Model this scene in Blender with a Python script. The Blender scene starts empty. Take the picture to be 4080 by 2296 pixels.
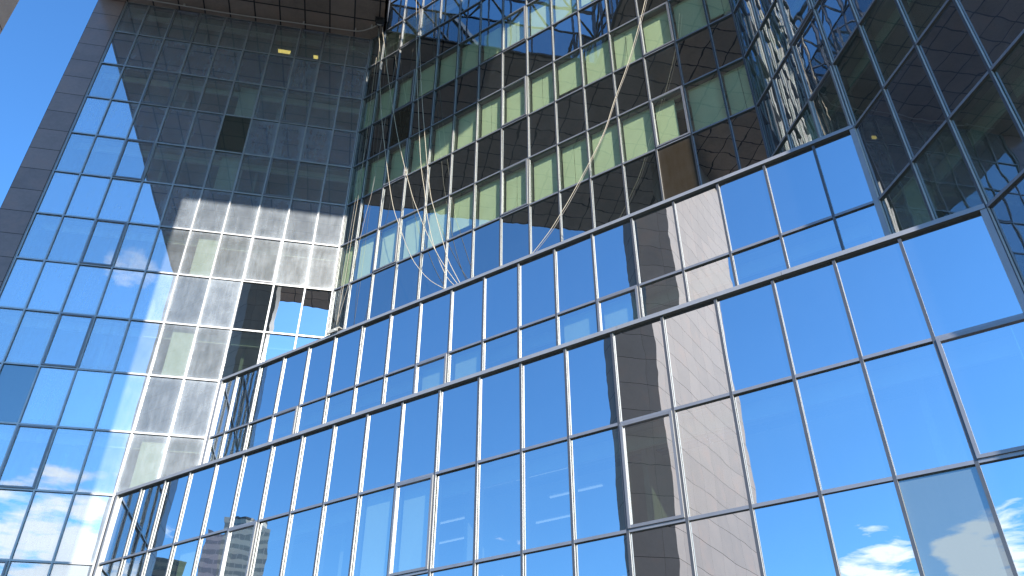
import bpy, bmesh, math, random
from mathutils import Vector, Matrix, Euler
random.seed(7)
SC = bpy.context.scene
COL = SC.collection
R = math.radians
Q = math.sqrt(.5)
# ------------------------------------------------------------------ camera
EYE = 1.6                                   # eye height above the plaza
CAMP = Vector((-8.440, -22.287, EYE))
YAW, PITCH = R(79.13), R(34.535)
cd = bpy.data.cameras.new('camera'); cam = bpy.data.objects.new('camera', cd); COL.objects.link(cam)
cd.sensor_width = 36; cd.lens = 28.185; cd.clip_start = .05; cd.clip_end = 5000
cam.location = CAMP
fwd = Vector((math.cos(YAW) * math.cos(PITCH), math.sin(YAW) * math.cos(PITCH), math.sin(PITCH)))
cam.rotation_euler = fwd.to_track_quat('-Z', 'Y').to_euler()
SC.camera = cam
# ------------------------------------------------------------------ sky, sun, exposure
SUN_EL = R(24.6)
SUN_TO = Vector((.104 * math.cos(SUN_EL), -.9946 * math.cos(SUN_EL), math.sin(SUN_EL)))   # towards the sun
SC.view_settings.view_transform = 'Standard'; SC.view_settings.look = 'None'
SC.view_settings.exposure = 0.85; SC.view_settings.gamma = 1.0
SC.view_settings.use_curve_mapping = False
SC.cycles.max_bounces = 12; SC.cycles.glossy_bounces = 8; SC.cycles.transparent_max_bounces = 24
SC.cycles.caustics_reflective = False; SC.cycles.caustics_refractive = False
SC.cycles.use_denoising = True
SC.cycles.sample_clamp_indirect = 6
W = bpy.data.worlds.new('World'); SC.world = W; W.use_nodes = True
nt = W.node_tree; nt.nodes.clear()


class N:                                     # tiny node-graph helper
    def __init__(s, tree): s.t = tree
    def node(s, typ, **kw):
        n = s.t.nodes.new(typ)
        for k, v in kw.items():
            if k == 'ins':
                for a, b in v.items():
                    if isinstance(b, bpy.types.NodeSocket): s.t.links.new(b, n.inputs[a])
                    else: n.inputs[a].default_value = b
            else: setattr(n, k, v)
        return n
    def math(s, op, a, b=0.0, c=0.0, clamp=False):
        n = s.t.nodes.new('ShaderNodeMath'); n.operation = op; n.use_clamp = clamp
        for i, x in enumerate((a, b, c)):
            if isinstance(x, bpy.types.NodeSocket): s.t.links.new(x, n.inputs[i])
            else: n.inputs[i].default_value = x
        return n.outputs[0]
    def vmath(s, op, a, b=(0, 0, 0)):
        n = s.t.nodes.new('ShaderNodeVectorMath'); n.operation = op
        for i, x in enumerate((a, b)):
            if isinstance(x, bpy.types.NodeSocket): s.t.links.new(x, n.inputs[i])
            else: n.inputs[i].default_value = x
        return n.outputs[0]
    def mix(s, fac, a, b, mode='MIX'):
        n = s.t.nodes.new('ShaderNodeMix'); n.data_type = 'RGBA'; n.blend_type = mode
        for i, x in ((0, fac), (6, a), (7, b)):
            if isinstance(x, bpy.types.NodeSocket): s.t.links.new(x, n.inputs[i])
            else: n.inputs[i].default_value = x
        return n.outputs[2]
    def ramp(s, fac, stops, interp='LINEAR'):
        n = s.t.nodes.new('ShaderNodeValToRGB'); n.color_ramp.interpolation = interp
        els = n.color_ramp.elements
        while len(els) < len(stops): els.new(.5)
        for e, (p, c) in zip(els, stops): e.position = p; e.color = c if len(c) == 4 else (*c, 1)
        s.t.links.new(fac, n.inputs[0]); return n.outputs[0]
    def smooth(s, x, a, b):
        n = s.t.nodes.new('ShaderNodeMapRange'); n.interpolation_type = 'SMOOTHSTEP'
        s.t.links.new(x, n.inputs[0]); n.inputs[1].default_value = a; n.inputs[2].default_value = b
        return n.outputs[0]
    def noise(s, vec, scale, detail=2, rough=.5, dim='3D'):
        n = s.t.nodes.new('ShaderNodeTexNoise'); n.noise_dimensions = dim
        n.inputs['Scale'].default_value = scale; n.inputs['Detail'].default_value = detail; n.inputs['Roughness'].default_value = rough
        s.t.links.new(vec, n.inputs['Vector']); return n.outputs['Fac']


SKYGAIN = (.54, .96, 1.30, 1)
g = N(nt)
sky = g.node('ShaderNodeTexSky', sky_type='NISHITA')
sky.sun_disc = False; sky.sun_elevation = SUN_EL
sky.sun_rotation = math.atan2(SUN_TO.x, SUN_TO.y)
sky.altitude = 0; sky.air_density = 1.0; sky.dust_density = .15; sky.ozone_density = 3.0
hs = g.node('ShaderNodeHueSaturation', ins={'Saturation': 1.0, 'Value': 1.0, 'Color': g.mix(1.0, sky.outputs[0], SKYGAIN, 'MULTIPLY')})
tc = g.node('ShaderNodeTexCoord')
dirv = g.vmath('NORMALIZE', tc.outputs['Generated'])
sep = g.node('ShaderNodeSeparateXYZ', ins={0: dirv})
zc = g.math('MAXIMUM', sep.outputs[2], .03)
cl = g.node('ShaderNodeCombineXYZ', ins={0: g.math('DIVIDE', sep.outputs[0], zc), 1: g.math('DIVIDE', sep.outputs[1], zc), 2: 0.0}).outputs[0]
CLOUD_OFF = (7.4, 2.9, 0)
cl = g.vmath('ADD', cl, CLOUD_OFF)
n1 = g.noise(cl, 2.8, 12, .56)
n2 = g.noise(cl, .45, 3, .5)
dens = g.math('ADD', g.math('MULTIPLY', n1, .95), g.math('MULTIPLY', n2, .19))
cov = g.math('MULTIPLY', g.math('SUBTRACT', 1.0, g.smooth(sep.outputs[2], .20, .36)), .45)      # thin scatter low over the city
def bank(az, el, half, gain):                                                                 # a denser bank of cumulus in that part of the sky
    a, e = R(az), R(el)
    dn = g.t.nodes.new('ShaderNodeVectorMath'); dn.operation = 'DOT_PRODUCT'
    dn.inputs[1].default_value = (math.cos(a) * math.cos(e), math.sin(a) * math.cos(e), math.sin(e)); g.t.links.new(dirv, dn.inputs[0])
    return g.math('MULTIPLY', g.smooth(dn.outputs['Value'], math.cos(R(half)), math.cos(R(half * .3))), gain)
for b_ in ((-110, 14.2, 7.0, 1.36), (-137.5, 13.2, 5.5, 1.32), (-164, 12.8, 5.0, .95), (-109.8, 32.4, 3.2, .74), (-145, 13.6, 4.0, 1.15), (150, 12, 9, 1.0), (20, 66, 16, .9)):
    cov = g.math('MAXIMUM', cov, bank(*b_))
thr = g.math('SUBTRACT', .80, g.math('MULTIPLY', cov, .24))
mask = g.math('MULTIPLY', g.math('SUBTRACT', dens, thr), 9.5, clamp=True)
mask = g.math('MULTIPLY', mask, g.smooth(sep.outputs[2], -.01, .05))
skyc = g.mix(mask, hs.outputs[0], (6.4, 6.9, 7.6, 1))
bg = g.node('ShaderNodeBackground', ins={'Color': skyc, 'Strength': .15})
g.node('ShaderNodeOutputWorld', ins={0: bg.outputs[0]})
sl = bpy.data.lights.new('sun', 'SUN'); sl.energy = 4.3; sl.angle = R(.53); sl.color = (1, .925, .82)
so = bpy.data.objects.new('sun', sl); COL.objects.link(so); so.location = (0, -60, 60)
so.rotation_euler = (-SUN_TO).to_track_quat('-Z', 'Y').to_euler()

# ------------------------------------------------------------------ materials
def mat(name):
    m = bpy.data.materials.new(name); m.use_nodes = True; m.node_tree.nodes.clear(); return m, N(m.node_tree)
def finish(m, g, shader):
    g.node('ShaderNodeOutputMaterial', ins={0: shader}); return m
def plain(name, col, rough=.6, metal=0., spec=.5, var=0., vscale=6., bump=0.):
    m, g = mat(name)
    tc = g.node('ShaderNodeTexCoord').outputs['Object']
    c = (*col, 1)
    b = g.node('ShaderNodeBsdfPrincipled', ins={'Roughness': rough, 'Metallic': metal, 'Specular IOR Level': spec})
    if var:
        oi = g.node('ShaderNodeObjectInfo').outputs['Random']
        p = g.vmath('ADD', tc, g.node('ShaderNodeCombineXYZ', ins={0: g.math('MULTIPLY', oi, 37.), 1: 0., 2: g.math('MULTIPLY', oi, 91.)}).outputs[0])
        n = g.noise(p, vscale, 5, .6)
        k = g.math('MULTIPLY_ADD', g.math('SUBTRACT', n, .5), var * 2, 1.0)
        g.t.links.new(g.mix(1.0, c, g.node('ShaderNodeCombineColor', ins={0: k, 1: k, 2: k}).outputs[0], 'MULTIPLY'), b.inputs['Base Color'])
        if bump:
            bp = g.node('ShaderNodeBump', ins={'Height': n, 'Distance': bump}); g.t.links.new(bp.outputs[0], b.inputs['Normal'])
    else: b.inputs['Base Color'].default_value = c
    return finish(m, g, b.outputs[0])

def glass(name, tint, refl, rcol, back=None, dirt=.02, wave=.0010, dirtcol=(.49, .57, .66), glare=0., wscale=.9):
    """coated curtain-wall glass: mirror coat over a tinted see-through (or back-painted) pane"""
    m, g = mat(name)
    tc = g.node('ShaderNodeTexCoord').outputs['Object']
    oi = g.node('ShaderNodeObjectInfo').outputs['Random']
    off = g.node('ShaderNodeCombineXYZ', ins={0: g.math('MULTIPLY', oi, 53.), 1: g.math('MULTIPLY', oi, 17.), 2: g.math('MULTIPLY', oi, 91.)}).outputs[0]
    p = g.vmath('ADD', tc, off)
    h = g.math('ADD', g.noise(p, wscale, 1, .4), g.math('MULTIPLY', g.noise(p, wscale * 3.2, 1, .4), .12))
    bp = g.node('ShaderNodeBump', ins={'Height': h, 'Distance': wave, 'Strength': 1.0})
    ge = g.node('ShaderNodeNewGeometry')
    dt = g.t.nodes.new('ShaderNodeVectorMath'); dt.operation = 'DOT_PRODUCT'; g.t.links.new(ge.outputs['Normal'], dt.inputs[0]); g.t.links.new(ge.outputs['Incoming'], dt.inputs[1])
    cosv = g.math('MINIMUM', g.math('ABSOLUTE', dt.outputs['Value']), 1.0)
    fr = g.math('MULTIPLY_ADD', g.math('POWER', g.math('SUBTRACT', 1.0, cosv), 5.0), .96, .02)
    fac = g.math('ADD', refl, g.math('MULTIPLY', g.math('SUBTRACT', 1.0, refl), fr), clamp=True)
    gl = g.node('ShaderNodeBsdfGlossy', ins={'Color': (*rcol, 1), 'Roughness': 0.0, 'Normal': bp.outputs[0]})
    if back is None: inner = g.node('ShaderNodeBsdfTransparent', ins={'Color': (*tint, 1)}).outputs[0]
    else: inner = g.node('ShaderNodeBsdfDiffuse', ins={'Color': (*back, 1)}).outputs[0]
    s = g.node('ShaderNodeMixShader', ins={0: fac, 1: inner, 2: gl.outputs[0]}).outputs[0]
    if dirt:
        # grime: blotches, run-down streaks, thicker towards the frame
        st = g.node('ShaderNodeMapping', ins={'Vector': p, 'Scale': (9., 9., 1.1)}).outputs[0]
        a = g.noise(p, 2.2, 6, .65); b = g.noise(st, 1.0, 5, .6); c = g.noise(p, 34., 3, .6)
        uv = g.node('ShaderNodeSeparateXYZ', ins={0: g.node('ShaderNodeTexCoord').outputs['UV']})
        ex = g.math('ABSOLUTE', g.math('MULTIPLY_ADD', uv.outputs[0], 2., -1.)); ez = g.math('ABSOLUTE', g.math('MULTIPLY_ADD', uv.outputs[1], 2., -1.))
        edge = g.math('ADD', g.math('POWER', ex, 7.), g.math('POWER', ez, 12.), clamp=True)
        d = g.math('ADD', .42, g.math('MULTIPLY', g.smooth(a, .3, .72), .22))
        d = g.math('ADD', d, g.math('MULTIPLY', g.smooth(b, .35, .75), .22))
        d = g.math('ADD', d, g.math('MULTIPLY', g.math('SUBTRACT', c, .5), .32))
        d = g.math('ADD', d, g.math('MULTIPLY', g.math('MULTIPLY', edge, a), 1.1))
        d = g.math('MULTIPLY', d, g.math('MULTIPLY_ADD', oi, .5 * dirt, .75 * dirt), clamp=True)
        dsh = g.node('ShaderNodeBsdfDiffuse', ins={'Color': (*dirtcol, 1)}).outputs[0]
        if glare:
            rg = g.node('ShaderNodeBsdfGlossy', ins={'Color': (.75, .78, .8, 1), 'Roughness': .42}).outputs[0]
            dsh = g.node('ShaderNodeMixShader', ins={0: glare, 1: dsh, 2: rg}).outputs[0]
        s = g.node('ShaderNodeMixShader', ins={0: d, 1: s, 2: dsh}).outputs[0]
    return finish(m, g, s)

def stone(name, col, px, pz, jw=.012, rough=.2, var=.22, offx=0., offz=0., jcol=(.012, .011, .010), spec=.5, vj=1.):
    """polished granite slabs with open joints, mapped in metres through the UV layer"""
    m, g = mat(name)
    uv = g.node('ShaderNodeSeparateXYZ', ins={0: g.node('ShaderNodeTexCoord').outputs['UV']})
    ob = g.node('ShaderNodeNewGeometry').outputs['Position']
    u = g.math('ADD', g.math('DIVIDE', uv.outputs[0], px), offx / px + 500.); v = g.math('ADD', g.math('DIVIDE', uv.outputs[1], pz), offz / pz + 500.)
    fu = g.math('FRACT', u); fv = g.math('FRACT', v)
    du = g.math('MULTIPLY', g.math('MINIMUM', fu, g.math('SUBTRACT', 1., fu)), px); dv = g.math('MULTIPLY', g.math('MINIMUM', fv, g.math('SUBTRACT', 1., fv)), pz)
    du = g.math('MULTIPLY', du, vj)
    j = g.math('LESS_THAN', g.math('MINIMUM', du, dv), jw)
    cell = g.node('ShaderNodeCombineXYZ', ins={0: g.math('FLOOR', u), 1: g.math('FLOOR', v), 2: 0.}).outputs[0]
    wn = g.node('ShaderNodeTexWhiteNoise', noise_dimensions='3D', ins={'Vector': cell})
    pn = g.vmath('ADD', ob, g.vmath('MULTIPLY', wn.outputs['Color'], (40, 40, 40)))
    n1 = g.noise(pn, 1.1, 5, .6); n2 = g.noise(pn, 9., 4, .65); n3 = g.noise(ob, 120., 2, .5)
    k = g.math('ADD', g.math('MULTIPLY', n1, .9), g.math('MULTIPLY', n2, .5))
    k = g.math('ADD', k, g.math('MULTIPLY', n3, .3))
    k = g.math('ADD', k, g.math('MULTIPLY', wn.outputs['Value'], .35))
    k = g.math('MULTIPLY_ADD', g.math('SUBTRACT', k, 1.02), var * 2.4, 1.)
    c = g.mix(1.0, (*col, 1), g.node('ShaderNodeCombineColor', ins={0: k, 1: k, 2: k}).outputs[0], 'MULTIPLY')
    warm = g.smooth(n1, .5, .72)
    c = g.mix(g.math('MULTIPLY', warm, .35), c, (col[0] * 1.25, col[1] * .98, col[2] * .85, 1))
    c = g.mix(j, c, (*jcol, 1))
    rr = g.math('ADD', g.math('MULTIPLY', j, .6), g.math('MULTIPLY_ADD', n2, .12, rough - .06))
    # slabs are never set quite flush: a slight tilt of the normal per slab
    gn = g.node('ShaderNodeNewGeometry').outputs['Normal']
    tl = g.vmath('MULTIPLY', g.vmath('SUBTRACT', wn.outputs['Color'], (.5, .5, .5)), (.012, .012, .012))
    nn = g.vmath('NORMALIZE', g.vmath('ADD', gn, tl))
    b = g.node('ShaderNodeBsdfPrincipled', ins={'Base Color': c, 'Roughness': rr, 'Specular IOR Level': spec, 'Normal': nn})
    return finish(m, g, b.outputs[0])

M = {}
M['cap'] = plain('dark_anodised_cap', (.085, .090, .102), .36, .4, .5, .18, 5.)
M['side'] = plain('bright_aluminium_side', (.56, .55, .52), .42, .2, .5, .12, 7.)
M['rail'] = plain('transom_metal', (.235, .245, .275), .36, .45, .5, .2, 4.)
M['coping'] = plain('coping_metal', (.255, .265, .29), .40, .2, .5, .2, 3.)
M['bare'] = plain('weathered_bare_aluminium', (.40, .40, .405), .40, .45, .5, .22, 4.)
M['sash'] = plain('sash_metal', (.21, .215, .235), .38, .45, .5, .15, 5.)
M['inner'] = plain('inner_bar_and_shade', (.10, .11, .10), .7)  # also painted on undersides of transoms and copings as shade
M['clear'], _g = mat('pane_edge'); finish(M['clear'], _g, _g.node('ShaderNodeBsdfTransparent').outputs[0])
TINT = (.86, .95, .79)
M['win'] = glass('vision_glass', (.66, .78, .64), .62, (.92, .97, 1.0), dirt=.014, wave=.0036)
M['winC'] = glass('green_vision_glass', TINT, .42, (.90, .96, .98), dirt=.018, wave=.003, wscale=1.1)
M['spanC'] = glass('black_spandrel_glass', TINT, .47, (.86, .95, 1.0), back=(.003, .004, .003), dirt=.018, wave=.003, wscale=1.1)
M['span'] = glass('spandrel_glass', TINT, .62, (.90, .96, 1.0), back=(.004, .005, .006), dirt=.014, wave=.0036)
M['winL'] = glass('dusty_vision_glass', (.80, .90, .78), .47, (.94, .98, 1.), dirt=.27, wave=.0012, glare=.26)
M['spanL'] = glass('dusty_spandrel_glass', TINT, .56, (.95, .98, 1.), back=(.034, .055, .082), dirt=.29, wave=.0012, glare=.26)
M['winR'] = glass('streaky_vision_glass', (.46, .60, .50), .42, (.9, .95, 1.), dirt=.07, wave=.0034, dirtcol=(.40, .50, .46))
M['spanR'] = glass('streaky_spandrel_glass', TINT, .42, (.9, .95, 1.), back=(.010, .013, .020), dirt=.07, wave=.0034)
M['grey'] = glass('replacement_grey_glass', TINT, .20, (.86, .95, 1.), back=(.075, .115, .135), dirt=.03, wave=.0008)
M['olive'] = glass('replacement_olive_glass', TINT, .16, (.9, .9, .85), back=(.045, .045, .032), dirt=.03, wave=.0008)
M['brown'] = glass('bare_brown_infill', TINT, .04, (.9, .85, .8), back=(.026, .017, .007), dirt=.03, wave=.0006)
M['blind'] = plain('pale_roller_blind', (.80, .85, .70), .9, 0, .2, .14, 1.2)
M['column'] = plain('plastered_column', (.70, .72, .66), .9, 0, .2, .06, 2.)
M['room'] = plain('office_paint', (.42, .44, .40), .9, 0, .2, .1, .7)
M['furn'] = plain('office_furniture', (.62, .62, .52), .8)
M['granite'] = stone('brown_granite_wall', (.275, .190, .165), .983, .9, .010, .22, .24, offz=.02, spec=.38)
M['granite_pale'] = stone('pale_granite_wall', (.33, .262, .225), .983, .9, .007, .5, .16, offz=.02, spec=.2, vj=2.6)
M['soffit'] = stone('brown_granite_soffit', (.26, .205, .16), .983, .983, .028, .16, .35, jcol=(.006, .005, .005))
M['steel'] = plain('painted_steel', (.05, .055, .06), .5, .3)
M['rope'] = plain('pale_rope', (.55, .48, .37), .9, 0, .2, .25, 60.)
M['ropedark'] = plain('grey_rope', (.34, .30, .26), .9, 0, .2, .25, 60.)
M['cable'] = plain('cable_sheath', (.42, .38, .33), .7)
M['plaster'] = plain('weathered_plate', (.40, .385, .35), .85, 0, .3, .25, 6.)
M['paving'] = plain('plaza_paving', (.22, .21, .195), .85, 0, .3, .2, .6)
M['black'] = plain('black_iron', (.02, .02, .02), .6)
M['deck'] = plain('terrace_deck', (.25, .25, .24), .9, 0, .3, .2, 2.)

# ------------------------------------------------------------------ mesh helpers
def box(bm, x0, x1, y0, y1, z0, z1, mi=0, mis=None):
    """axis box; mis = material index per face (-x,+x,-y,+y,-z,+z)"""
    uvl = bm.loops.layers.uv.verify()
    v = [bm.verts.new(p) for p in ((x0, y0, z0), (x1, y0, z0), (x1, y1, z0), (x0, y1, z0), (x0, y0, z1), (x1, y0, z1), (x1, y1, z1), (x0, y1, z1))]
    for k, idx in enumerate(((0, 4, 7, 3), (1, 2, 6, 5), (0, 1, 5, 4), (3, 7, 6, 2), (0, 3, 2, 1), (4, 5, 6, 7))):
        f = bm.faces.new([v[i] for i in idx]); f.material_index = mis[k] if mis else mi
        for l in f.loops:
            c = l.vert.co
            l[uvl].uv = (c.y, c.z) if k < 2 else ((c.x, c.z) if k < 4 else (c.x, c.y))
def quad(bm, pts, uvs=None, mi=0):
    uvl = bm.loops.layers.uv.verify()
    f = bm.faces.new([bm.verts.new(p) for p in pts]); f.material_index = mi
    if uvs:
        for l, u in zip(f.loops, uvs): l[uvl].uv = u
    return f
def tube(bm, pts, r, n=6):
    pts = [Vector(p) for p in pts]; rings = []
    for i, p in enumerate(pts):
        t = (pts[min(i + 1, len(pts) - 1)] - pts[max(i - 1, 0)]).normalized()
        a = t.orthogonal().normalized() if i == 0 else (rings_a - t * rings_a.dot(t)).normalized()
        rings_a = a; b = t.cross(a)
        rings.append([bm.verts.new(p + r * (math.cos(2 * math.pi * k / n) * a + math.sin(2 * math.pi * k / n) * b)) for k in range(n)])
    for A, B in zip(rings, rings[1:]):
        for k in range(n):
            f = bm.faces.new((A[k], A[(k + 1) % n], B[(k + 1) % n], B[k])); f.smooth = True
    bm.faces.new(rings[0][::-1]); bm.faces.new(rings[-1])
def prism(bm, poly, z0, z1, mi=0, cap=True):
    """vertical prism over a counter-clockwise plan polygon, UV in metres"""
    d = 0
    for i, (a, b) in enumerate(zip(poly, poly[1:] + poly[:1])):
        L = math.dist(a, b)
        quad(bm, ((*a, z0), (*b, z0), (*b, z1), (*a, z1)), ((d, z0), (d + L, z0), (d + L, z1), (d, z1)), mi); d += L
    if cap:
        quad(bm, [(*p, z1) for p in poly], [p for p in poly], mi); quad(bm, [(*p, z0) for p in poly[::-1]], [p for p in poly[::-1]], mi)
def mesh_of(name, bm, mats):
    me = bpy.data.meshes.new(name); bm.normal_update(); bm.to_mesh(me); bm.free()
    for m in mats: me.materials.append(m)
    return me
def link(name, me, parent=None, loc=(0, 0, 0), rot=(0, 0, 0)):
    o = bpy.data.objects.new(name, me); COL.objects.link(o); o.location = loc; o.rotation_euler = rot
    if parent: o.parent = parent
    return o
def obj(name, bm, mats, parent=None, loc=(0, 0, 0), rot=(0, 0, 0)):
    return link(name, mesh_of(name, bm, mats if isinstance(mats, (list, tuple)) else [mats]), parent, loc, rot)
def tag(o, label=None, cat=None, group=None, kind=None):
    if label: o['label'] = label
    if cat: o['category'] = cat
    if group: o['group'] = group
    if kind: o['kind'] = kind
    return o
def thing(name, label, cat, loc=(0, 0, 0), rz=0, group=None):
    return tag(link(name, None, None, loc, (0, 0, rz)), label, cat, group)

# ------------------------------------------------------------------ building grid
MOD = .983                                  # mullion spacing
ROW = 1.8                                   # half storey
Z = lambda r: EYE + 5.73 + (12 - r) * ROW   # height of transom r (even = head of a vision band)
dA, dB, dC = 14.813, 12.864, 10.073         # where the three diagonal fronts cut the two wings
XO, XI = -20.72, -9.55                      # outer and inner edge of the overhead frame
MW, MT = .047, .052                         # mullion and transom face width
FRONT, REAR = -.048, .17                    # mullion: in front of and behind the glass

CACHE = {}
def pane_mesh(w, h, m):
    k = ('pane', round(w, 3), round(h, 3), m)
    if k not in CACHE:
        bm = bmesh.new(); box(bm, 0, w, 0, .012, 0, h, 0, (1, 1, 0, 1, 1, 1))
        uvl = bm.loops.layers.uv.verify()
        for f in bm.faces:
            for l in f.loops: l[uvl].uv = (l.vert.co.x / w, l.vert.co.z / h)
        CACHE[k] = mesh_of('pane', bm, [M[m], M['clear'] if M[m].name.find('vision') >= 0 else M['inner']])
    return CACHE[k]
def sash_mesh(w, h):
    k = ('sash', round(w, 3), round(h, 3))
    if k not in CACHE:
        bm = bmesh.new(); t = .048; y0, y1 = -.048, -.002
        mi = (0, 1, 0, 0, 0, 0)
        box(bm, 0, t, y0, y1, 0, h, 0, (1, 1, 0, 0, 0, 0)); box(bm, w - t, w, y0, y1, 0, h, 0, (1, 1, 0, 0, 0, 0))
        box(bm, t, w - t, y0 + .003, y1, 0, t, 0); box(bm, t, w - t, y0 + .003, y1, h - t, h, 0)
        CACHE[k] = mesh_of('sash_frame', bm, [M['sash'], M['side']])
    return CACHE[k]
def blind_mesh(w, h, style):
    k = ('blind', round(w, 3), round(h, 3), style)
    if k not in CACHE:
        bm = bmesh.new(); y0, y1 = .20, .212
        if style == 'full': box(bm, .02, w - .02, y0, y1, .01, h - .04)
        elif style == 'two':
            s = w * .42; box(bm, .02, s - .006, y0, y1, .01, h - .04); box(bm, s + .006, w - .02, y0 + .012, y1 + .012, .01, h - .04)
        elif style == 'left': box(bm, .02, w * .62, y0, y1, .01, h - .04)
        elif style == 'right': box(bm, w * .36, w - .02, y0, y1, .01, h - .04)
        elif style in ('gap', 'gap2'):
            q = .12 if style == 'gap' else .26
            box(bm, .02, w - .02, y0, y1, h * q, h - .04); box(bm, .018, w - .018, y0 - .006, y1 + .006, h * q - .025, h * q)
            box(bm, w * .12, w * .34, y0 + .06, y0 + .3, -.02, h * q * .7); box(bm, w * .55, w * .66, y0 + .1, y0 + .25, -.02, h * q * .5)
        elif style == 'half': box(bm, .02, w - .02, y0, y1, h * .45, h - .04)
        box(bm, .01, w - .01, y0 - .02, y1 + .03, h - .038, h - .002)
        CACHE[k] = mesh_of('blind', bm, [M['blind']])
    return CACHE[k]

def facade(root, cols, rows, wm, sm, skip=lambda i, r: False, sash=(), special={}, blind=lambda i, r: None, capm='cap', railm='rail', top_of=None, bottom_of=None, end_posts=True, tilt=.0022):
    """cols: mullion positions along local x; rows: transom numbers, top first. Children of root, outward is local -y."""
    z0 = root.location.z
    n = len(cols) - 1
    for r in rows[:-1]:
        for i in range(n):
            if skip(i, r): continue
            vision = (r % 2 == 0)
            m = special.get((i, r), wm if vision else sm)
            x0, x1 = cols[i] + MW / 2 - .002, cols[i + 1] - MW / 2 + .002
            zb, zt = Z(r + 1) - z0 + MT / 2 - .002, Z(r) - z0 - MT / 2 + .002
            is_sash = vision and i in sash and (i, r) not in special
            yy = -.030 if is_sash else 0
            o = link('opening_window' if is_sash else ('window' if vision else 'spandrel_panel'), pane_mesh(x1 - x0, zt - zb, m), root, (x0, yy, zb),
                     (random.gauss(0, tilt), 0, random.gauss(0, tilt)))
            if is_sash:
                link('sash_frame', sash_mesh(x1 - x0, zt - zb), o, (0, 0, 0))
            if vision and (i, r) not in special:
                b = blind(i, r)
                if b: link('blind', blind_mesh(x1 - x0, zt - zb, b), o, (0, -yy, 0))
    # mullions
    for i, x in enumerate(cols):
        rs = [r for r in rows[:-1] if not ((i == 0 or skip(i - 1, r)) and (i == n or skip(i, r)))]
        if not rs: continue
        zt = Z(min(rs)) - z0 + (.0 if top_of is None else top_of); zb = Z(max(rs) + 1) - z0
        bm = bmesh.new(); w = MW
        box(bm, -w / 2, w / 2, FRONT, -.011, zb, zt, 0, (1, 1, 0, 2, 0, 0)); box(bm, -w / 2 + .005, w / 2 - .005, -.0112, -.0005, zb, zt, 2); box(bm, -w / 2 + .002, w / 2 - .002, .013, REAR, zb, zt, 2)
        obj('mullion', bm, [M[capm], M['side'], M['inner']], root, (x, 0, 0))
    # transoms: one bar between each pair of mullions, joined per row
    for r in rows:
        bm = bmesh.new(); any_ = False
        for i in range(n):
            if not ((r in rows[:-1] and not skip(i, r)) or (r - 1 in rows[:-1] and not skip(i, r - 1))): continue
            any_ = True; zc = Z(r) - z0
            box(bm, cols[i] + MW / 2, cols[i + 1] - MW / 2, FRONT + .003, -.0005, zc - MT / 2, zc + MT / 2, 0, (0, 0, 0, 0, 1, 0))  # dark underside face paints in the shade below the bar
            box(bm, cols[i] + MW / 2, cols[i + 1] - MW / 2, .013, REAR - .004, zc - MT / 2, zc + MT / 2, 1)
        if any_: obj('transom', bm, [M[railm], M['inner']], root)
        else: bm.free()

def rooms(root, x0, x1, rows, depth=4.5, skip=lambda r: None):
    """office floors behind the glass: ceiling, floor, back wall and partitions of every storey"""
    z0 = root.location.z; bm = bmesh.new()
    for r in rows:
        if r % 2: continue
        lim = skip(r); a, b = (x0, x1) if lim is None else lim
        zt, zb = Z(r) - z0 + .02, Z(r + 1) - z0 - .05
        box(bm, a, b, REAR + .01, depth, zt, zt + .25); box(bm, a, b, REAR + .01, depth, zb - .25, zb)
        box(bm, a, b, depth, depth + .1, zb, zt)
        box(bm, a, b, .46, .52, zt - .30, zt - .01, 1)
        box(bm, a - .02, a, REAR + .01, depth, zb, zt); box(bm, b, b + .02, REAR + .01, depth, zb, zt)
        x = a + 2.9
        while x < b - 1:
            box(bm, x, x + .1, .9, depth, zb, zt); x += 2.95 + random.random() * 2
    obj('office_interior', bm, [M['room'], M['column']], root)

# ------------------------------------------------------------------ the plaza
bm = bmesh.new(); box(bm, -1500, 1500, -1500, 1500, -.5, 0)
tag(obj('plaza_ground', bm, M['paving']), kind='structure')

# ------------------------------------------------------------------ wing across the view (flat, stone edged)
XL = -20.72
wl = thing('office_wing', 'flat glass wing with brown stone edge, dusty panes and a ladder of narrow blinds', 'building', (XL, 0, Z(14)))
c0 = -19.673 - XL; c1 = -18.844 - XL
colsL = [c0] + [c1 + MOD * k for k in range(9)] + [-dC - .03 - XL]
def skipL(i, r):
    x = colsL[i] + XL + .5
    return (r >= 11 and x > -dA) or (r >= 9 and x > -dB)
spL = {(i, r): ('win' if r % 2 == 0 else 'span') for r in (7, 8) for i in (7, 8, 9)}
spL[(5, 3)] = 'olive'; spL[(1, 9)] = 'grey'
facade(wl, colsL, list(range(0, 15)), 'winL', 'spanL', skipL, (2, 7), spL, lambda i, r: None, capm='bare', railm='bare')
for r in (8,):
    for i in (7, 8, 9):
        pass
bm = bmesh.new(); zb, zt = -Z(14) + .0, Z(-1) - Z(14)
prism(bm, [(0, -.035), (c0 - .03, -.035), (c0 - .03, 1.2), (0, 1.2)], zb, zt)
obj('stone_edge', bm, M['granite'], wl)
bm = bmesh.new(); box(bm, c0 - .028, c0 - MW / 2, -.07, .1, zb, Z(0) - Z(14), 0, (0, 1, 0, 0, 0, 0)); obj('edge_trim', bm, [M['bare'], M['side']], wl)
rooms(wl, c0, colsL[-1], range(0, 14), 4.5, lambda r: (c0, -dA - XL) if r >= 11 else ((c0, -dB - XL) if r >= 9 else None))
for r in (2, 4, 6, 8, 10, 12):
    bm = bmesh.new(); box(bm, -14.66 - XL, -14.02 - XL, .22, .9, Z(r + 1) - Z(14) - .04, Z(r) - Z(14) + .02)
    obj('column', bm, M['column'], wl)
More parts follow.
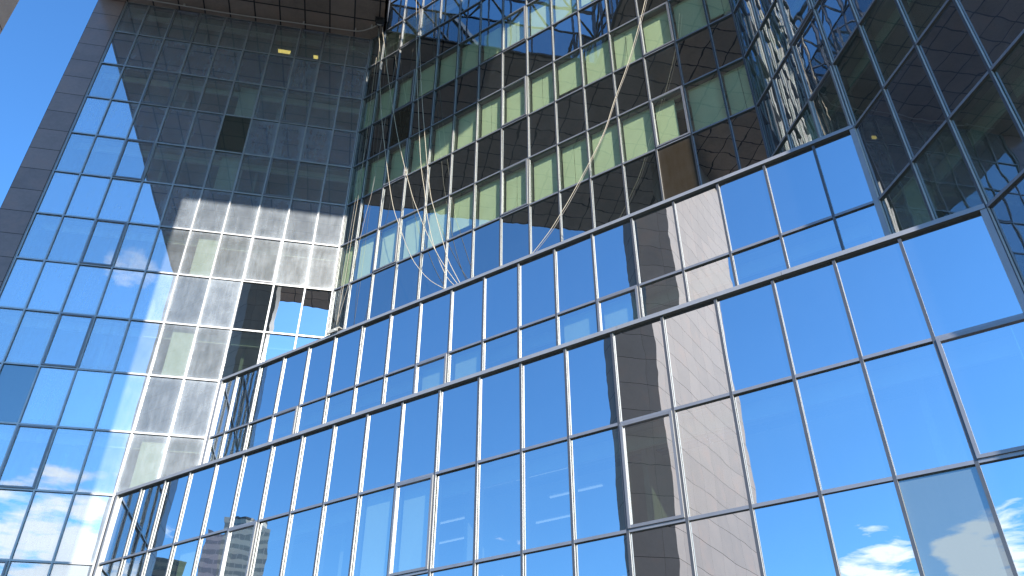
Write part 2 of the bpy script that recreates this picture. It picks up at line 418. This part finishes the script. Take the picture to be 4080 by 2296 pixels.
# solid wall below and behind the wing
bm = bmesh.new(); box(bm, c0, -dA - XL, .2, .5, -Z(14), -.02); box(bm, .3, colsL[-1], 4.7, 5.0, -Z(14), Z(-1) - Z(14))
obj('rear_wall', bm, M['granite'], wl)

# ------------------------------------------------------------------ wing along the right, running towards the viewer
wr = thing('office_wing', 'dark shaded glass wing receding at the right edge with blue lit mullion sides', 'building', (0, 0, Z(15)), R(-90))
ys = [-.02 + dC] + [9.943 + MOD * k for k in range(1, 11)] + [20.6]
def skipR(i, r):
    y = ys[i] + .4
    return (r >= 11 and y < dA) or (r >= 9 and y < dB)
facade(wr, ys, list(range(0, 16)), 'winR', 'spanR', skipR, (2, 7), {}, lambda i, r: 'right' if (i * 7 + r * 3) % 5 == 1 else None)
rooms(wr, ys[0], ys[-1], range(0, 15), 4.5, lambda r: (dA, ys[-1]) if r >= 11 else ((dB, ys[-1]) if r >= 9 else None))
bm = bmesh.new(); prism(bm, [(20.62, -.035), (20.72, -.035), (20.72, 1.2), (20.62, 1.2)], -Z(15), Z(-1) - Z(15)); obj('stone_edge', bm, M['granite'], wr)
bm = bmesh.new(); box(bm, dA, 20.6, .2, .5, -Z(15), -.02); box(bm, ys[0], 20.4, 4.7, 5.0, -Z(15), Z(-1) - Z(15)); obj('rear_wall', bm, M['granite'], wr)

# ------------------------------------------------------------------ diagonal fronts
def bay(d, ztop_row, zbot_row, off, n, name, label, cat, wm='win', sm='span', sash=(), special={}, blind=lambda i, r: None, terrace=None):
    Ln = d * math.sqrt(2)
    root = thing(name, label, cat, (-d, 0, Z(zbot_row)), R(-45))
    cols = [.03] + [off + MOD * k for k in range(n) if .3 < off + MOD * k < Ln - .3] + [Ln - .03]
    facade(root, cols, list(range(ztop_row, zbot_row + 1)), wm, sm, lambda i, r: False, sash, special, blind)
    rooms(root, .3, Ln - .3, range(ztop_row, zbot_row), 5.2)
    return root, cols, Ln
rnd = random.Random(3)
def blC(i, r):
    if r <= 0: return None
    if (i, r) in ((11, 4),): return 'two'
    return rnd.choice(['full', 'full', 'gap', 'full', 'two', 'left', 'full', 'gap2'])
tw, colsC, LC = bay(dC, -3, 9, -1.2304 + MOD, 20, 'glass_front', 'tall diagonal glass front with lit green blinds, behind the hanging ropes', 'building',
                    sash=(2, 7, 12), special={(2, 3): 'brown', (12, 7): 'brown'} , blind=blC, wm='winC', sm='spanC')
bm = bmesh.new(); box(bm, 0, LC, -.1, .4, Z(-3) - Z(9), Z(-3) - Z(9) + .3); obj('coping', bm, M['coping'], tw)
bm = bmesh.new(); box(bm, .3, LC - .3, 4.7, 5.0, -Z(9), Z(-3) - Z(9)); obj('rear_wall', bm, M['room'], tw)
bB, colsB, LB = bay(dB, 9, 12, -.2904 + MOD, 20, 'stepped_bay', 'upper and shorter of two blue mirrored bays, its ledge under the ropes', 'building bay', sash=(3, 8, 13), blind=lambda i, r: 'half' if i in (8, 9) else ('full' if i in (12, 13) else None))
bA, colsA, LA = bay(dA, 11, 17, .0823, 24, 'stepped_bay', 'lowest and widest blue mirrored bay, nearest the viewer, clouds mirrored at its foot', 'building bay', sash=(5, 10, 15, 20), special={(19, 13): 'grey'}, blind=lambda i, r: 'full' if i in (3, 9, 10) else None)
for root, Ln, zr, dep, who in ((bB, LB, 9, 1.97, 12), (bA, LA, 11, 1.38, 17)):
    zt = Z(zr) - root.location.z
    bm = bmesh.new(); n = 7
    for k in range(n):
        a, b = Ln * k / n, Ln * (k + 1) / n - .006
        box(bm, a, b, -.085, .35, zt - .022, zt + .058, 0, (0, 0, 0, 0, 1, 0))  # underside coloured dark, shade of the ledge put into its colour
    obj('coping', bm, [M['coping'], M['inner']], root)
    bm = bmesh.new(); q = dep
    quad(bm, ((.35, .35, zt + .03), (Ln - .35, .35, zt + .03), (Ln - q, q - .01, zt + .03), (q, q - .01, zt + .03)))
    quad(bm, ((.4, .35, zt - .2), (q, q - .01, zt - .2), (Ln - q, q - .01, zt - .2), (Ln - .35, .35, zt - .2)))
    obj('terrace_roof', bm, M['deck'], root)
    for x in (.03, Ln - .03):
        bm = bmesh.new(); s = 1 if x < 1 else -1
        a, b = sorted((x - s * .03, x + s * .055)); box(bm, a, b, -.07, -.0005, 0, zt - .024, 0, (1, 1, 0, 0, 0, 0)); obj('corner_post', bm, [M['coping'], M['side']], root)

# ------------------------------------------------------------------ the stone pier on the diagonal
hd = 1.34
pier = thing('stone_pier', 'granite pier whose dark edge crosses the top left corner beside open sky', 'pier', (-17, -17, 0))
T = -14.0
poly = [(T, T), (T - hd, T), (XO, XO + hd), (XO, XO), (XO + hd, XO), (T, T - hd)]
bm = bmesh.new(); prism(bm, [(a + 17, b + 17) for a, b in poly], 0, Z(0) - .01, 0)
obj('shaft', bm, M['granite_pale'], pier)

# ------------------------------------------------------------------ overhead frame: an L-shaped slab on pier and wings
zs, zt = Z(0), Z(-1)
fr = thing('overhead_slab', 'dark brown stone soffit of the overhead slab along the top edge', 'roof slab', (0, 0, zs))
h = zt - zs
bm = bmesh.new()
XC, YC = -4.4, -12.6                          # slab narrowed to a link, an unseen cut letting sun onto the diagonal front
for x0, x1, y0, y1 in ((XO, XI, XO, -.04), (XI, XC, XO, XI), (XC, -.04, YC, XI)):
    quad(bm, ((x0, y0, 0), (x0, y1, 0), (x1, y1, 0), (x1, y0, 0)), ((x0, y0), (x0, y1), (x1, y1), (x1, y0)))
obj('soffit', bm, M['soffit'], fr)
bm = bmesh.new()
quad(bm, ((XO, -.04, 0), (XO, XO, 0), (XO, XO, h), (XO, -.04, h)), ((0, 0), (20.7, 0), (20.7, h), (0, h)))
for (xa, ya), (xb, yb) in (((XO, XO), (XC, XO)), ((XC, XO), (XC, YC)), ((XC, YC), (-.04, YC))):
    L = math.dist((xa, ya), (xb, yb)); quad(bm, ((xa, ya, 0), (xb, yb, 0), (xb, yb, h), (xa, ya, h)), ((0, 0), (L, 0), (L, h), (0, h)))
obj('fascia', bm, M['granite'], fr)
bm = bmesh.new()
for x0, x1, y0, y1 in ((XO, XI, XO, 5), (XI, XC, XO, XI), (XC, 5, YC, XI)):
    quad(bm, ((x0, y0, h), (x1, y0, h), (x1, y1, h), (x0, y1, h)))
obj('roof_deck', bm, M['deck'], fr)
# the inner edge round the light well: a glazed band with a steel cage standing on it
for k, (loc, rz, nm) in enumerate((((XI, XI, 0), R(90), 'a'), ((0, XI, 0), R(180), 'b'))):
    L = 9.5
    n = 10
    bm = bmesh.new()
    for i in range(n): box(bm, i * L / n + .03, (i + 1) * L / n - .03, -.006, 0, .06, h - .06)
    obj('glazed_band', bm, M['span'], fr, loc, (0, 0, rz))
    bm = bmesh.new()
    for i in range(n + 1): box(bm, i * L / n - .03, i * L / n + .03, -.05, .1, -.0, h + 3.6, 0)
    for zz in (0.03, h, h + 1.8, h + 3.6): box(bm, 0, L, -.045, .09, zz - .03, zz + .03, 0)
    obj('cage_frame', bm, M['cap'], fr, loc, (0, 0, rz))
    bm = bmesh.new()
    for i in range(0, n, 2):
        tube(bm, ((i * L / n, .03, h), ((i + 2) * L / n, .03, h + 3.6)), .05, 6); tube(bm, (((i + 2) * L / n, .05, h), (i * L / n, .05, h + 3.6)), .05, 6)
    obj('cross_brace', bm, M['steel'], fr, loc, (0, 0, rz))

# ------------------------------------------------------------------ ropes and fittings (pixel paths laid on a plane hung off the diagonal front)
FOC = 28.185 / 36 * 4080
RM = cam.rotation_euler.to_matrix()
def ray(u, v): return (RM @ Vector(((u - 2040) / FOC, -(v - 1148) / FOC, -1))).normalized()
def on_front(u, v, off):
    n = Vector((-Q, -Q, 0)); p0 = Vector((-dC, 0, 0)) + n * off; d = ray(u, v)
    return CAMP + d * ((p0 - CAMP).dot(n) / d.dot(n))
def on_z(u, v, z): d = ray(u, v); return CAMP + d * ((z - CAMP.z) / d.z)
def smooth_path(p, k=6):
    out = []
    for i in range(len(p) - 1):
        a, b, c, d = p[max(i - 1, 0)], p[i], p[i + 1], p[min(i + 2, len(p) - 1)]
        for j in range(k):
            t = j / k; out.append(.5 * ((2 * b) + (c - a) * t + (2 * a - 5 * b + 4 * c - d) * t * t + (3 * b - a - 3 * c + d) * t ** 3))
    return out + [p[-1]]
ROPES = [
 ([(1507, 112), (1512, 172), (1514, 241), (1515, 362), (1525, 517), (1560, 790), (1593, 905), (1635, 1016), (1672, 1074), (1717, 1120), (1775, 1153)], (.45, .75), .013, 'rope', 'slack rope curving away furthest to the left before lying on the ledge'),
 ([(1522, 108), (1533, 193), (1552, 345), (1588, 560), (1637, 760), (1664, 839), (1697, 921), (1738, 1004), (1775, 1066), (1827, 1138)], (.45, .75), .013, 'rope', 'rope hung from the pulley, ending at the ledge just left of the two steep ropes'),
 ([(1658, -140), (1659, 38), (1660, 241), (1666, 414), (1676, 640), (1692, 765), (1701, 850), (1718, 938), (1740, 1012), (1778, 1100), (1818, 1145)], (.5, .7), .013, 'rope', 'left rope of the steep close pair falling in front of the green blinds'),
 ([(1668, -140), (1670, 38), (1674, 241), (1683, 410), (1699, 620), (1714, 765), (1732, 843), (1767, 971), (1788, 1041), (1838, 1138)], (.5, .7), .013, 'rope', 'right rope of the steep close pair falling in front of the green blinds'),
 ([(1594, 140), (1563, 327), (1528, 517), (1484, 755), (1461, 843), (1436, 946), (1411, 1058), (1387, 1141), (1348, 1272)], (.4, .5), .009, 'ropedark', 'thin grey rope slanting down leftwards across the other ropes to the ledge end'),
 ([(1500, 230), (1490, 305), (1465, 507), (1432, 755), (1411, 884), (1395, 988), (1370, 1132), (1340, 1296)], (.25, .35), .009, 'rope', 'thin rope beside the corner of the dusty wing, outer of two'),
 ([(1512, 180), (1499, 305), (1474, 507), (1424, 755), (1402, 884), (1384, 988), (1362, 1132), (1345, 1296)], (.25, .35), .008, 'ropedark', 'thin grey rope beside the corner of the dusty wing, inner of two'),
 ([(2590, -140), (2571, 0), (2506, 240), (2451, 392), (2408, 523), (2348, 648), (2271, 790), (2233, 853), (2184, 930), (2109, 1026)], (1.0, 1.0), .0135, 'rope', 'long diagonal rope slanting alone across the green blinds'),
 ([(2598, -140), (2578, 0), (2512, 240), (2456, 392), (2412, 523), (2354, 648), (2279, 790), (2242, 853), (2193, 930), (2121, 1022)], (1.02, 1.02), .010, 'ropedark', 'thinner rope running close beside the long diagonal rope'),
]
for pts, (o0, o1), r, m, lab in ROPES:
    n = len(pts)
    P = [on_front(u, v, o0 + (o1 - o0) * i / (n - 1)) for i, (u, v) in enumerate(pts)]
    P = smooth_path(P)
    base = P[-1]
    bm = bmesh.new(); tube(bm, [p - base for p in P], r * .72, 6)
    tag(obj('rope', bm, M[m], None, base), lab, 'rope', 'ropes hanging in front of the diagonal glass front')
# cable slung under the soffit
P = smooth_path([on_z(u, v, zs - dz) for u, v, dz in ((560, -8, .08), (593, 0, .10), (906, 53, .14), (1209, 96, .14), (1380, 120, .16), (1436, 124, .18), (1480, 112, .2), (1507, 97, .2))])
bm = bmesh.new(); tube(bm, [p - P[0] for p in P], .026, 6)
for p in P[::9]: box(bm, *(lambda q: (q.x - .03, q.x + .03, q.y - .03, q.y + .03, q.z, q.z + zs - p.z))(p - P[0]))
tag(obj('soffit_cable', bm, M['cable'], None, P[0]), 'pale cable slung along under the dark stone soffit', 'cable')
# pulley block at the inner corner
pp = on_z(1513, 92, zs - .25)
pu = thing('rope_pulley', 'small black pulley block fixed under the inner corner of the soffit', 'pulley', pp)
bm = bmesh.new(); box(bm, -.16, .16, -.05, -.035, -.12, .25); box(bm, -.16, .16, .035, .05, -.12, .25); box(bm, -.2, .2, -.1, .1, .22, .25); obj('bracket', bm, M['black'], pu)
bm = bmesh.new()
for y0, y1, rr in ((-.03, -.015, .13), (-.015, .015, .1), (.015, .03, .13)):
    c = [[bm.verts.new((rr * math.cos(a * math.pi / 8), y, rr * math.sin(a * math.pi / 8))) for a in range(16)] for y in (y0, y1)]
    for a in range(16): bm.faces.new((c[0][a], c[0][(a + 1) % 16], c[1][(a + 1) % 16], c[1][a]))
    bm.faces.new(c[0][::-1]); bm.faces.new(c[1])
obj('wheel', bm, M['side'], pu)
def on_plane_b(u, v):
    n = Vector((-Q, -Q, 0)); p0 = Vector((-dB, 0, 0)) + n * .06; d = ray(u, v); return CAMP + d * ((p0 - CAMP).dot(n) / d.dot(n))
# white rope protector clamped over the end of the upper ledge
ep = on_plane_b(1331, 1322)
gd = thing('rope_protector', 'pale angled rope protector with two bolts on the upper ledge', 'edge guard', ep, R(-45))
bm = bmesh.new()
prof = ((-.09, -.07), (-.09, .03), (-.02, .085), (.10, .085), (.10, .055), (.0, .055), (-.06, .01), (-.06, -.07))
for a, b in zip(prof, prof[1:] + prof[:1]): quad(bm, ((-.20, a[0], a[1]), (-.20, b[0], b[1]), (.20, b[0], b[1]), (.20, a[0], a[1])))
quad(bm, [(-.20, a, b) for a, b in prof[::-1]]); quad(bm, [(.20, a, b) for a, b in prof])
obj('plate', bm, M['plaster'], gd)
for x in (-.12, .12):
    bm = bmesh.new(); tube(bm, ((x, -.105, -.02), (x, -.088, -.02)), .026, 10); obj('bolt', bm, M['column'], gd)
# lit lamps inside the wing
def lamp(u, v, w, lab):
    d = ray(u, v); zc = Z(0) - .10; p = CAMP + d * ((zc - CAMP.z) / d.z)
    t = thing('ceiling_light', lab, 'ceiling light', p, 0, 'lit office lamps')
    bm = bmesh.new(); box(bm, -w / 2 - .02, w / 2 + .02, -.095, .095, .012, .07); obj('housing', bm, M['column'], t)
    m, g = mat('lamp_diffuser'); e = g.node('ShaderNodeEmission', ins={'Color': (1, .74, .22, 1), 'Strength': .95}); finish(m, g, e.outputs[0])
    bm = bmesh.new(); box(bm, -w / 2, w / 2, -.075, .075, -.03, .01); obj('diffuser', bm, m, t)
lamp(1139, 207, .62, 'larger yellow lit ceiling lamp seen through the top row of the dusty wing')
lamp(1258, 228, .17, 'smaller yellow lit ceiling lamp right of the larger one in the top row')

TUBES = [(-5.16, -8.28, 'lamp tube behind the lowest bay, brightest one right of an opening window'), (-6.08, -7.38, 'faint lamp tube seen left of the brightest tube, across a mullion'),
         (-4.31, -7.46, 'lamp tube glimpsed furthest right, crossing a mullion beside the mirrored pier'), (-6.34, -5.39, 'faint long lamp tube low in the pane right of the opening window'),
         (-4.45, -5.66, 'lamp tube glimpsed low in the pane left of the mirrored pier'), (-6.41, -3.76, 'faint lamp tube deep inside, just right of the opening window foot'), (-4.82, -3.69, 'faint lamp tube deepest inside, lowest of all the tubes')]
mT, gT = mat('tube_light'); finish(mT, gT, gT.node('ShaderNodeEmission', ins={'Color': (.95, 1, 1, 1), 'Strength': .32}).outputs[0])
for x, y, lab in TUBES:
    t = thing('ceiling_light', lab, 'tube light', (x, y, Z(12) - .06), R(-45), 'tube lights inside the lowest bay')
    bm = bmesh.new(); box(bm, -.62, .62, -.06, .06, .022, .07); obj('housing', bm, M['column'], t)
    bm = bmesh.new(); tube(bm, ((-.6, 0, 0), (.6, 0, 0)), .02, 8); obj('tube', bm, mT, t)

# ------------------------------------------------------------------ far towers, seen mirrored in the lowest bay
def far(azd, eld, D):
    a, e = R(azd), R(eld); return (-11 + D * math.cos(a), -3.6 + D * math.sin(a), 7 + D * math.tan(e))
def tower_mat(name, wall, win, fh=3.5, bw=2.6):
    m, g = mat(name)
    uv = g.node('ShaderNodeSeparateXYZ', ins={0: g.node('ShaderNodeTexCoord').outputs['UV']})
    fz = g.math('FRACT', g.math('DIVIDE', uv.outputs[1], fh)); fx = g.math('FRACT', g.math('DIVIDE', uv.outputs[0], bw))
    k = g.math('MULTIPLY', g.math('LESS_THAN', fz, .5), g.math('LESS_THAN', fx, .93))
    b = g.node('ShaderNodeBsdfPrincipled', ins={'Base Color': g.mix(k, (*wall, 1), (*win, 1)), 'Roughness': g.math('MULTIPLY_ADD', k, -.35, .6)})
    return finish(m, g, b.outputs[0])
D = 320
mt1 = tower_mat('beige_tower_skin', (.34, .34, .31), (.17, .18, .175)); mt2 = tower_mat('dark_tower_skin', (.05, .06, .065), (.02, .025, .03), 3.5, 4.); mt3 = tower_mat('rosy_tower_skin', (.30, .25, .27), (.17, .15, .17), 3.4, 5.)
def tower(name, label, az, D, w, dep, hgt, m, crown=0, parts=()):
    c = far(az, 0, D); t = thing(name, label, 'tower', (c[0], c[1], 0), R(az))
    bm = bmesh.new(); prism(bm, [(-dep / 2, -w / 2), (dep / 2, -w / 2), (dep / 2, w / 2), (-dep / 2, w / 2)], 0, hgt); obj('body', bm, m, t)
    if crown:
        bm = bmesh.new(); k = 18; pl = [(dep * .42 * math.cos(2 * math.pi * i / k), w * .34 * math.sin(2 * math.pi * i / k)) for i in range(k)]
        prism(bm, pl, hgt, hgt + crown); obj('crown', bm, m, t)
        bm = bmesh.new(); prism(bm, [(x * 1.03, y * 1.03) for x, y in pl], hgt + crown - .8, hgt + crown); obj('crown_rim', bm, M['steel'], t)
    return t
H = lambda el: 7 + D * math.tan(R(el))
tower('skyscraper', 'beige banded skyscraper with rounded crown, mirrored in the lowest bay', 172.4, D, 16.2, 16, H(17.0), mt1, H(17.75) - H(17.0))
tower('skyscraper', 'rosy flat topped block just left of the rounded skyscraper reflection', 170.45, D - 12, 5.0, 9, H(15.6), mt3)
tower('skyscraper', 'dark flat topped tower mirrored low at the bottom left of the lowest bay', 168.1, D + 30, 11.5, 12, H(14.5) + 7, mt2)
